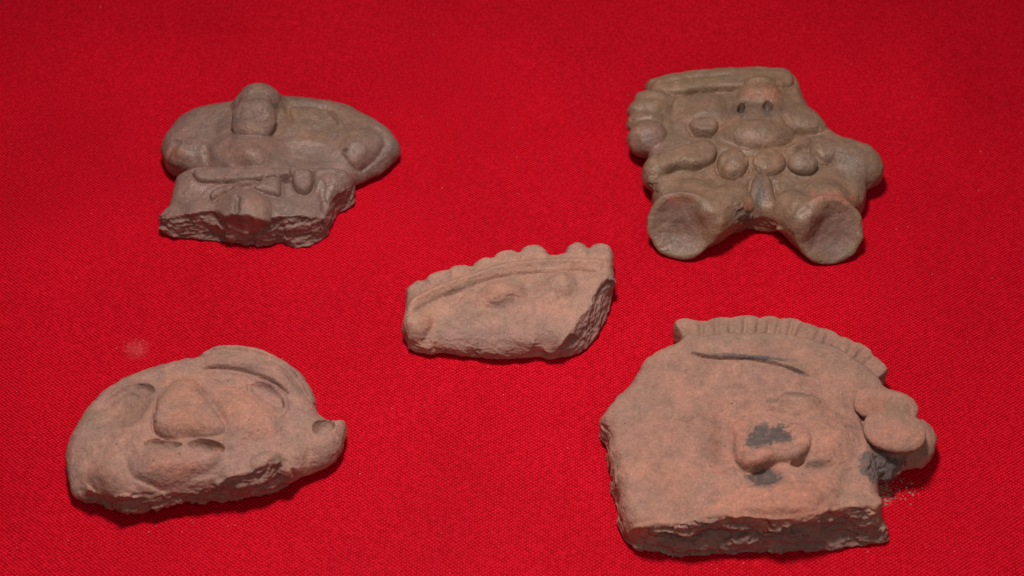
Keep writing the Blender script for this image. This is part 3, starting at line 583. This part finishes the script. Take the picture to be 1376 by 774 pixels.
# ------------------------------------------------------------------ lower left: face with big nose and slit mouth
s = Sculpt(75, 455, 3.096, (25, 20, 1230, 760), 26)
s.slab('face', [(42, 510), (45, 460), (70, 400), (105, 340), (145, 280), (200, 215), (260, 180), (340, 145), (430, 115), (520, 95), (590, 88), (640, 68), (720, 60), (800, 66), (890, 84), (960, 115), (1015, 160), (1050, 215), (1068, 270), (1092, 315), (1135, 345), (1188, 342), (1205, 350), (1211, 385), (1210, 430), (1190, 480), (1150, 530), (1080, 568), (1010, 592), (985, 615), (965, 635), (900, 656), (820, 666), (700, 672), (600, 692), (500, 700), (400, 725), (310, 735), (250, 726), (200, 700), (150, 685), (110, 686), (70, 668), (60, 620), (48, 560)],
       [(80, 500, 8), (150, 420, 10), (230, 260, 9), (350, 170, 9), (600, 130, 10), (850, 120, 10), (1020, 220, 9), (400, 320, 12), (700, 260, 13), (750, 400, 14), (450, 500, 15), (600, 520, 14), (250, 520, 14), (200, 620, 12), (350, 620, 13), (550, 600, 12.5), (750, 540, 12.5), (900, 500, 12), (900, 350, 12), (1000, 440, 9.5), (1130, 420, 9), (1100, 520, 7.5), (90, 640, 6)],
       zf=1.8, zb=5.5, top=[(20, 500, 8), (60, 330, 8), (200, 170, 8), (500, 70, 9), (700, 20, 9), (1000, 60, 9), (1100, 200, 9), (1250, 320, 9), (1240, 480, 8), (1150, 560, 7), (1050, 600, 7), (985, 560, 9.5), (950, 520, 11.5), (905, 505, 12), (870, 545, 12), (800, 570, 12), (720, 592, 12), (640, 615, 12), (560, 640, 12), (470, 650, 12), (400, 662, 12), (330, 652, 12), (250, 660, 12), (190, 650, 11), (155, 622, 10.5), (130, 640, 8), (100, 690, 6), (40, 690, 6)],
       edge=5.5, drop=0.55, under=3.2, urad=7.0, sharp=[([(120, 600), (200, 640), (560, 620), (880, 500), (1000, 520), (1000, 800), (100, 800)], 40)], k=0.4, wob=0.25,
       feats=[('poly', [(478, 180), (520, 163), (570, 180), (625, 240), (670, 310), (720, 385), (660, 410), (535, 415), (460, 412), (414, 398), (403, 350), (412, 280), (445, 215)], (520, 170, 1.2, 520, 400, 3.3), 62, 0.8),
              ('poly', [(478, 190), (510, 172), (545, 182), (575, 240), (610, 330), (640, 385), (600, 402), (535, 410), (460, 412), (414, 398), (403, 350), (412, 280), (445, 215)], (520, 190, 0.2, 520, 400, 0.8), 45, 0.9),
              ('line', [(480, 178), (430, 230), (402, 330), (404, 385), (440, 414), (520, 420)], 6, -1.0, 8), ('line', [(560, 165), (620, 220), (665, 290), (710, 370)], 18, -0.6), ('line', [(500, 160), (550, 166), (595, 195), (625, 240)], 7, -0.6), ('line', [(100, 440), (190, 330), (300, 250), (420, 240)], 26, -0.5), ('line', [(230, 395), (330, 380), (390, 340)], 22, 0.5),
              ('poly', [(350, 420), (480, 425), (620, 420), (700, 440), (690, 500), (620, 550), (460, 592), (350, 588), (300, 555), (300, 490)], 1.3, 80, 1.0),
              ('bump', 450, 445, 80, 30, 4, -3.6, 0.6), ('bump', 625, 449, 78, 31, 6, -4.0, 0.6),
              ('line', [(400, 470), (450, 476), (530, 462)], 8, 0.4), ('line', [(320, 572), (380, 592), (455, 600)], 9, -1.2), ('line', [(700, 500), (640, 545), (560, 560)], 16, -0.7),
              ('line', [(440, 330), (360, 410), (310, 470)], 30, 0.8), ('line', [(280, 480), (290, 560), (340, 620)], 22, -0.8), ('bump', 225, 590, 100, 80, 20, 1.2, 1.0),
              ('bump', 270, 285, 135, 95, -20, -2.2, 1.2), ('line', [(200, 250), (270, 200), (340, 185), (400, 188), (408, 215)], 10, 0.7), ('bump', 375, 210, 40, 20, 8, -1.6, 0.8), ('line', [(215, 275), (300, 222), (345, 225)], 8, -0.5), ('line', [(140, 330), (190, 290), (230, 280)], 10, -0.5),
              ('line', [(600, 122), (700, 118), (790, 132), (870, 160), (930, 195), (966, 232)], 7, -1.7, 8), ('line', [(600, 145), (700, 140), (790, 152), (880, 190), (945, 240)], 14, 0.9), ('line', [(620, 98), (730, 92), (850, 112), (950, 160), (1010, 230)], 26, 1.0),
              ('poly', [(800, 188), (850, 182), (905, 205), (945, 240), (955, 285), (930, 300), (880, 270), (820, 225)], -1.4, 20, 0.7), ('line', [(800, 185), (803, 215)], 6, -0.9), ('line', [(640, 170), (720, 195), (780, 200)], 8, -0.6), ('line', [(955, 240), (965, 290), (930, 330)], 10, 0.6),
              ('bump', 790, 320, 160, 100, 20, 2.2, 1.2), ('bump', 1112, 362, 52, 34, -25, -3.0, 0.7), ('line', [(1040, 380), (1060, 450), (1030, 520)], 14, -0.6), ('bump', 1150, 440, 70, 70, 0, 1.0, 1.2),
              ('bump', 875, 508, 75, 38, -15, 1.8, 0.9), ('line', [(930, 480), (960, 530), (1010, 570)], 10, -1.2), ('line', [(150, 600), (160, 640), (190, 670)], 10, -1.2), ('line', [(560, 590), (700, 560), (800, 520)], 18, 0.7)],
       lift=[(550, 740, 480, 120, 2.2)])
s.slab('hair_lump', [(585, 100), (620, 62), (665, 40), (740, 37), (820, 47), (900, 67), (975, 112), (1032, 155), (1066, 208), (1080, 262), (1070, 290), (1040, 270), (990, 200), (920, 150), (820, 115), (720, 100), (640, 105)],
       [(650, 80, 10.5), (800, 80, 11), (950, 140, 10.5), (1040, 230, 9.5)], zf=5, zb=6, edge=5, drop=0.5, under=1, urad=3, k=1.0, wob=0.15)
s.rough = [([(140, 630), (190, 665), (260, 650), (330, 645), (440, 645), (560, 625), (700, 585), (800, 562), (880, 530), (915, 500), (960, 530), (1000, 600), (960, 700), (400, 780), (140, 720), (110, 680)], 20, 0.9)]
s.stains = [(540, 260, 90, 110, 0, (0.40, 0.225, 0.150), 0.6), (560, 350, 100, 50, 0, (0.45, 0.215, 0.14), 0.5), (800, 300, 140, 90, 20, (0.47, 0.245, 0.17), 0.7), (880, 225, 50, 50, 20, (0.36, 0.225, 0.20), 0.6), (450, 520, 120, 55, 0, (0.45, 0.235, 0.165), 0.6), (300, 300, 140, 60, -30, (0.31, 0.205, 0.145), 0.6), (150, 340, 40, 50, 0, (0.26, 0.21, 0.13), 0.6), (200, 420, 70, 120, 10, (0.42, 0.27, 0.20), 0.5), (450, 447, 66, 18, 4, (0.27, 0.20, 0.145), 0.6), (625, 450, 62, 18, 6, (0.25, 0.185, 0.135), 0.6), (700, 430, 60, 40, 0, (0.44, 0.26, 0.18), 0.5), (225, 600, 90, 70, 0, (0.43, 0.25, 0.18), 0.5), (400, 570, 60, 16, 5, (0.27, 0.19, 0.13), 0.6), (1000, 170, 40, 80, -40, (0.29, 0.195, 0.145), 0.6), (1110, 362, 45, 30, -20, (0.29, 0.20, 0.15), 0.7), (1050, 450, 120, 90, 0, (0.40, 0.26, 0.195), 0.5), (800, 60, 180, 30, 8, (0.41, 0.26, 0.185), 0.6), (930, 510, 40, 20, 30, (0.24, 0.17, 0.12), 0.7),
            ('p', [(140, 640), (190, 675), (260, 660), (440, 650), (560, 630), (700, 590), (800, 568), (880, 540), (915, 510), (970, 540), (1000, 610), (960, 700), (400, 780), (140, 720), (110, 680)], 30, (0.30, 0.165, 0.125), 0.75)]
s.regions = [('nose', [(478, 178), (520, 162), (570, 180), (612, 240), (642, 310), (672, 372), (610, 402), (535, 414), (460, 414), (412, 398), (402, 350), (412, 280), (445, 212)]),
             ('mouth', [(370, 440), (400, 418), (520, 420), (560, 428), (600, 418), (700, 440), (690, 470), (560, 470), (520, 458), (400, 468)]), ('ear', [(1060, 330), (1100, 318), (1230, 330), (1230, 480), (1080, 590), (1000, 600), (975, 540), (1020, 500), (1050, 420)]),
             ('eye', [(798, 185), (860, 180), (945, 230), (960, 290), (930, 305), (870, 270), (805, 225)]), ('eye#2', [(300, 200), (370, 182), (412, 195), (408, 232), (350, 235)]),
             ('broken_edge', [(130, 610), (155, 650), (190, 665), (260, 655), (330, 650), (440, 650), (560, 630), (700, 590), (800, 567), (880, 540), (915, 510), (960, 530), (990, 600), (960, 700), (400, 790), (140, 740), (115, 690)])]
s.finish('smiling_face_fragment', 'reddish clay face fragment with wedge nose and slit mouth, nearest the lower left corner', 'mask fragment', (0.405, 0.25, 0.192), clay_matt)

# ------------------------------------------------------------------ lower right: large face with fringed crest and ear discs
s = Sculpt(795, 420, 2.243, (5, 5, 1040, 760), 24)
s.slab('face', [(22, 355), (30, 322), (80, 265), (130, 215), (148, 185), (150, 160), (200, 130), (272, 112), (330, 105), (420, 95), (560, 90), (700, 120), (800, 170), (860, 232), (900, 260), (900, 330), (870, 400), (830, 430), (850, 480), (852, 530), (852, 565), (870, 592), (905, 650), (912, 685), (880, 700), (820, 706), (700, 720), (600, 722), (500, 728), (400, 731), (320, 739), (260, 741), (215, 722), (170, 716), (130, 713), (100, 680), (88, 650), (75, 610), (70, 570), (62, 530), (60, 490), (50, 460), (52, 430), (48, 405), (36, 395), (28, 378)],
       [(80, 330, 10), (180, 200, 10), (300, 180, 11), (500, 170, 11.5), (700, 200, 11), (820, 280, 10), (150, 500, 12), (150, 640, 12.5), (350, 400, 13), (350, 590, 14), (600, 580, 14.5), (800, 560, 13.5), (780, 400, 12.5), (560, 400, 14), (600, 300, 13), (860, 570, 12), (880, 640, 9), (110, 690, 8)],
       zf=0.5, zb=5.0, top=[(0, 350, 9), (0, 300, 9), (120, 150, 9), (300, 50, 9), (600, 40, 9), (900, 130, 9), (960, 260, 9), (920, 420, 10), (880, 500, 11), (880, 560, 12), (856, 590, 12), (830, 594, 12.5), (780, 590, 12.5), (735, 594, 12.5), (690, 612, 13), (620, 628, 13), (560, 633, 13), (500, 628, 13), (440, 622, 13), (380, 618, 13), (330, 626, 13), (270, 640, 12.5), (210, 645, 12.5), (170, 652, 12), (150, 672, 11), (120, 696, 10), (90, 680, 9), (50, 560, 10), (30, 440, 10), (5, 390, 9)],
       edge=3.4, drop=0.45, under=0.8, urad=1.8, sharp=[([(100, 640), (300, 610), (860, 570), (960, 640), (960, 800), (90, 800)], 30), ([(275, 160), (275, 60), (600, 60), (760, 110), (880, 200), (850, 300), (600, 190)], 30)], k=0.6, wob=0.35,
       feats=[('line', [(300, 122), (350, 132), (400, 138), (470, 136), (540, 148), (600, 166), (650, 188)], 5, -1.7, 10), 
              ('line', [(330, 160), (450, 162), (560, 178), (640, 210)], 24, 0.5),
              ('line', [(540, 290), (580, 262), (640, 255), (690, 275)], 18, 1.3), ('line', [(590, 246), (640, 245), (655, 252)], 6, -0.9), ('line', [(530, 268), (560, 262)], 6, -0.7), ('bump', 630, 290, 100, 44, 8, 2.2, 1.5), ('line', [(560, 300), (610, 318), (680, 308)], 8, -0.5),
              ('line', [(392, 265), (402, 380), (395, 490)], 42, -2.3, 3), ('bump', 500, 520, 230, 120, 0, 1.0, 1.2), ('bump', 240, 420, 160, 160, 0, 0.8, 1.2), ('line', [(470, 560), (600, 530), (700, 545)], 14, -0.6), ('bump', 285, 322, 26, 12, -10, 1.0, 1), ('line', [(262, 318), (310, 326)], 6, -0.5),
              ('poly', [(430, 320), (480, 305), (600, 300), (650, 330), (660, 400), (650, 435), (625, 458), (590, 455), (560, 455), (495, 488), (455, 478), (430, 445), (426, 380)], (500, 325, 0.2, 495, 470, 2.7), 34, 0.65),
              ('poly', [(462, 372), (480, 340), (530, 328), (590, 335), (602, 385), (540, 392), (500, 410), (470, 402)], -0.7, 20, 0.8),
              ('bump', 490, 446, 60, 34, -8, 0.8, 0.8), ('line', [(430, 330), (436, 380), (432, 430)], 10, 0.4), ('line', [(430, 442), (445, 470), (480, 488), (520, 482), (560, 458)], 6, -1.2), ('bump', 618, 440, 36, 24, -30, 1.2, 0.9), ('line', [(598, 458), (620, 462), (642, 448)], 6, -1.8), ('bump', 520, 500, 52, 26, 0, -1.2, 1.0),
              ('bump', 700, 385, 115, 95, 0, 2.8, 1.3), ('line', [(430, 300), (560, 285), (640, 300)], 24, -0.8), ('bump', 600, 560, 200, 50, -4, 1.9, 1.0), ('bump', 690, 470, 50, 20, 0, -0.8, 1), ('line', [(770, 470), (765, 520), (745, 570)], 20, -0.9), ('bump', 560, 600, 180, 16, 0, 0.5, 1), ('bump', 35, 375, 22, 24, 0, -2, 1), ('line', [(810, 290), (820, 330), (850, 390)], 9, -1.3),
              ('bump', 640, 655, 140, 40, -4, -1.0, 1)])
CR = [(248, 60), (247, 40), (255, 31), (275, 27), (292, 27), (312, 33), (330, 33), (345, 33), (360, 26), (385, 22), (405, 25), (420, 28), (432, 24), (455, 18), (480, 18), (495, 22), (505, 25), (515, 22), (535, 20), (555, 25), (566, 31), (575, 28), (600, 28), (620, 33), (632, 42), (645, 42), (665, 46), (682, 56), (695, 55), (715, 60), (738, 72), (745, 80), (760, 84), (782, 95), (788, 102), (800, 101), (822, 110), (842, 126), (845, 140), (862, 146), (885, 165), (894, 186), (885, 202), (870, 216), (848, 236), (780, 230), (700, 190), (600, 150), (500, 130), (380, 122), (290, 125), (272, 112), (262, 85)]
s.slab('crest', CR, [(280, 40, 8.5), (400, 30, 8.5), (550, 35, 8.5), (700, 70, 8.5), (860, 165, 8.5), (700, 170, 11), (600, 140, 11.3), (400, 115, 11.3), (280, 105, 10.8), (800, 220, 10.8)], zf=4.5, zb=6.5, edge=1.0, drop=0.2, under=2.2, urad=3, k=2.2, wob=0.1,
       feats=[('line', [(a, b), (c, d)], 8.5, -1.0, 2) for a, b, c, d in ((328, 20, 334, 95), (374, 14, 377, 89), (420, 12, 421, 93), (464, 8, 461, 86), (507, 10, 498, 91), (540, 10, 526, 85), (568, 18, 551, 96), (606, 20, 586, 95), (638, 30, 606, 111), (692, 44, 651, 128), (722, 54, 681, 132), (750, 68, 698, 152), (796, 90, 732, 174), (824, 104, 760, 182), (851, 128, 777, 200))])
s.ell('ear_disc|upper ear disc tucked behind the round one', 886, 283, 11.8, 8.6, 5.6, 2.2, rot=-16, k=0.15, wob=0.06, pw=2.4)
s.ell('ear_backing', 955, 392, 5.4, 7.4, 8.2, 4.6, rot=-35, k=1.0, wob=0.2)
s.ell('earth_fill', 872, 425, 6.0, 7.5, 9, 5.0, rot=-20, k=1.0, wob=0.5)
s.ell('earth_fill', 880, 330, 6.5, 7, 8, 5.0, k=1.0)
s.ell('ear_disc', 914, 357, 13.6, 8.2, 6.7, 2.2, rot=-12, k=0.05, wob=0.04, pw=2.3)
s.ell('', 690, 655, 8.5, 19, 2.8, 2.0, rot=3, k=1.2, cut=True, wob=0.6)
s.ell('', 360, 668, 7.5, 13, 2.4, 1.8, rot=-3, k=1.2, cut=True, wob=0.6)
s.rough = [([(120, 705), (150, 668), (170, 645), (210, 640), (270, 635), (330, 622), (450, 616), (560, 630), (620, 626), (690, 608), (735, 590), (830, 586), (850, 590), (920, 690), (880, 740), (260, 760), (120, 730)], 12, 1.2), ([(818, 430), (860, 415), (930, 440), (900, 480), (860, 512), (825, 480)], 14, 0.9),
           ([(20, 330), (60, 350), (70, 480), (95, 640), (130, 710), (90, 720), (30, 600), (0, 350)], 16, 0.4)]
s.stains = [('p', [(120, 705), (150, 672), (210, 645), (270, 640), (330, 627), (450, 622), (560, 634), (620, 630), (690, 612), (735, 594), (830, 590), (850, 640), (900, 690), (880, 740), (260, 760), (120, 730)], 14, (0.31, 0.20, 0.165), 0.85),
            (395, 380, 30, 110, 0, (0.38, 0.19, 0.135), 0.3), (600, 570, 260, 60, -3, (0.50, 0.245, 0.165), 0.7), (500, 450, 80, 36, 0, (0.48, 0.235, 0.165), 0.7), (450, 350, 28, 60, 0, (0.48, 0.235, 0.17), 0.6), (680, 370, 90, 60, 0, (0.50, 0.26, 0.18), 0.7), (620, 290, 80, 34, 0, (0.44, 0.255, 0.175), 0.5), (915, 370, 70, 36, 0, (0.47, 0.235, 0.16), 0.7), (850, 275, 50, 26, 0, (0.42, 0.20, 0.13), 0.6), (920, 290, 40, 24, 0, (0.31, 0.215, 0.145), 0.6),  # first patch: reddish shading of the cheek hollow put into the colour
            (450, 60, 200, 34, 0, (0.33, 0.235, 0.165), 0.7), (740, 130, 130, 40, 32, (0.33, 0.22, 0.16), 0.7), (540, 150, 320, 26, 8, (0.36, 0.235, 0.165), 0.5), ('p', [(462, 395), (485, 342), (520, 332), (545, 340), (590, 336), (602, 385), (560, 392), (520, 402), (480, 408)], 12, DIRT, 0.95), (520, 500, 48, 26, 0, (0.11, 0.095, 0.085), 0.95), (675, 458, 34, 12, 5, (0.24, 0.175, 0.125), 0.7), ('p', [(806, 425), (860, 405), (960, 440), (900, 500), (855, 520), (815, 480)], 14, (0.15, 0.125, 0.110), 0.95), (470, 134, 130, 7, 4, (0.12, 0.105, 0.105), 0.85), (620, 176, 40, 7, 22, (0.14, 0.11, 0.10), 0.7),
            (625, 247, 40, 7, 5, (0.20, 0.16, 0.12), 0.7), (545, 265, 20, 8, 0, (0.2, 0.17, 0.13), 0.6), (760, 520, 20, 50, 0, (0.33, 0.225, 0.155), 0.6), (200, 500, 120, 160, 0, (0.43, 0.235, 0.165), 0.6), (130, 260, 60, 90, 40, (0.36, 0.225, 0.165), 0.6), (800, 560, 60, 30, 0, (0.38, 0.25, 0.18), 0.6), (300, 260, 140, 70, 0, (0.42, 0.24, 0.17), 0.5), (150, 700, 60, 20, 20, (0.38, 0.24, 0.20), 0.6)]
s.regions = [('nose', [(430, 310), (480, 300), (600, 315), (612, 360), (645, 430), (640, 462), (590, 462), (560, 458), (500, 490), (450, 482), (428, 445), (426, 380)]),
             ('broken_edge', [(110, 700), (150, 672), (170, 650), (210, 645), (270, 640), (330, 627), (450, 621), (560, 634), (620, 630), (690, 612), (735, 594), (856, 588), (925, 690), (880, 760), (260, 770), (120, 740)])]
s.finish('crested_face_fragment', 'large orange clay face fragment with fringed crest and round ear disc', 'mask fragment', (0.41, 0.238, 0.172), clay_matt)

# ------------------------------------------------------------------ crumbs and lint
def simple_mat(name, col, rough=0.8):
    m, nt, bs, N = nodes(name); bs.inputs['Roughness'].default_value = rough
    oi = N('ShaderNodeNewGeometry'); no = N('ShaderNodeTexNoise', Scale=700.0); nt.links.new(oi.outputs['Position'], no.inputs['Vector'])
    mx = N('ShaderNodeMix', data_type='RGBA'); nt.links.new(no.outputs[0], mx.inputs[0])
    mx.inputs[6].default_value = (*[c * 0.7 for c in col], 1); mx.inputs[7].default_value = (*[min(1, c * 1.25) for c in col], 1)
    nt.links.new(mx.outputs[2], bs.inputs['Base Color']); return m
def grains(name, pts, mat, label, cat):     # small broken lumps, one mesh
    base = np.array([(1, 0, 0), (-1, 0, 0), (0, 1, 0), (0, -1, 0), (0, 0, 1), (0, 0, -1)], float)
    fc = [(0, 2, 4), (2, 1, 4), (1, 3, 4), (3, 0, 4), (2, 0, 5), (1, 2, 5), (3, 1, 5), (0, 3, 5)]
    V, Fs = [], []
    for (x, y, r) in pts:
        n = len(V); b = base * (0.6 + 0.8 * _rs.rand(6, 1)) * np.array([1, 1, 0.75]) * r
        a = _rs.rand() * 6.28; c, s_ = math.cos(a), math.sin(a)
        b = np.stack([b[:, 0] * c - b[:, 1] * s_, b[:, 0] * s_ + b[:, 1] * c, b[:, 2]], 1)
        V += (b + np.array([x, y, r * 0.5 - 0.2])).tolist(); Fs += [tuple(n + k for k in f) for f in fc]
    me = bpy.data.meshes.new(name); me.from_pydata((np.array(V) * 1e-3).tolist(), [], Fs); me.materials.append(mat)
    o = bpy.data.objects.new(name, me); C.objects.link(o); o['label'] = label; o['category'] = cat; o['kind'] = 'stuff'
pts = []
for _ in range(420):
    u = 1178 + abs(_rs.randn()) * 24; v = 661 + _rs.randn() * 10 - (u - 1178) * 0.12
    if _rs.rand() < 0.35: u = 1175 + _rs.rand() * 22; v = 655 + _rs.rand() * 26
    x, y = unproj(u, v, 0); pts.append((x, y, 0.10 + 0.30 * _rs.rand() ** 4))
grains('clay_crumbs', pts, simple_mat('clay_dust', (0.36, 0.23, 0.18)), 'fine grey pink clay crumbs spilled on cloth beneath the ear of the largest fragment', 'crumbs')
pts = []
for _ in range(260):
    u, v = _rs.rand() * 1376, _rs.rand() * 774
    x, y = unproj(u, v, 0); pts.append((x, y, 0.06 + 0.14 * _rs.rand() ** 4))
for _ in range(60):
    u, v = ((290, 332), (700, 490), (250, 698), (1000, 752), (1180, 735))[_ % 5]
    x, y = unproj(u + _rs.randn() * 55, v + abs(_rs.randn()) * 6, 0); pts.append((x, y, 0.05 + 0.12 * _rs.rand() ** 3))
for _ in range(22):
    x, y = unproj(183 + _rs.randn() * 9, 468 + _rs.randn() * 5, 0); pts.append((x, y, 0.08 + 0.05 * _rs.rand()))
grains('lint_specks', pts, simple_mat('pale_lint', (0.75, 0.35, 0.32)), 'tiny pale lint and dust specks scattered over the red cloth', 'lint')
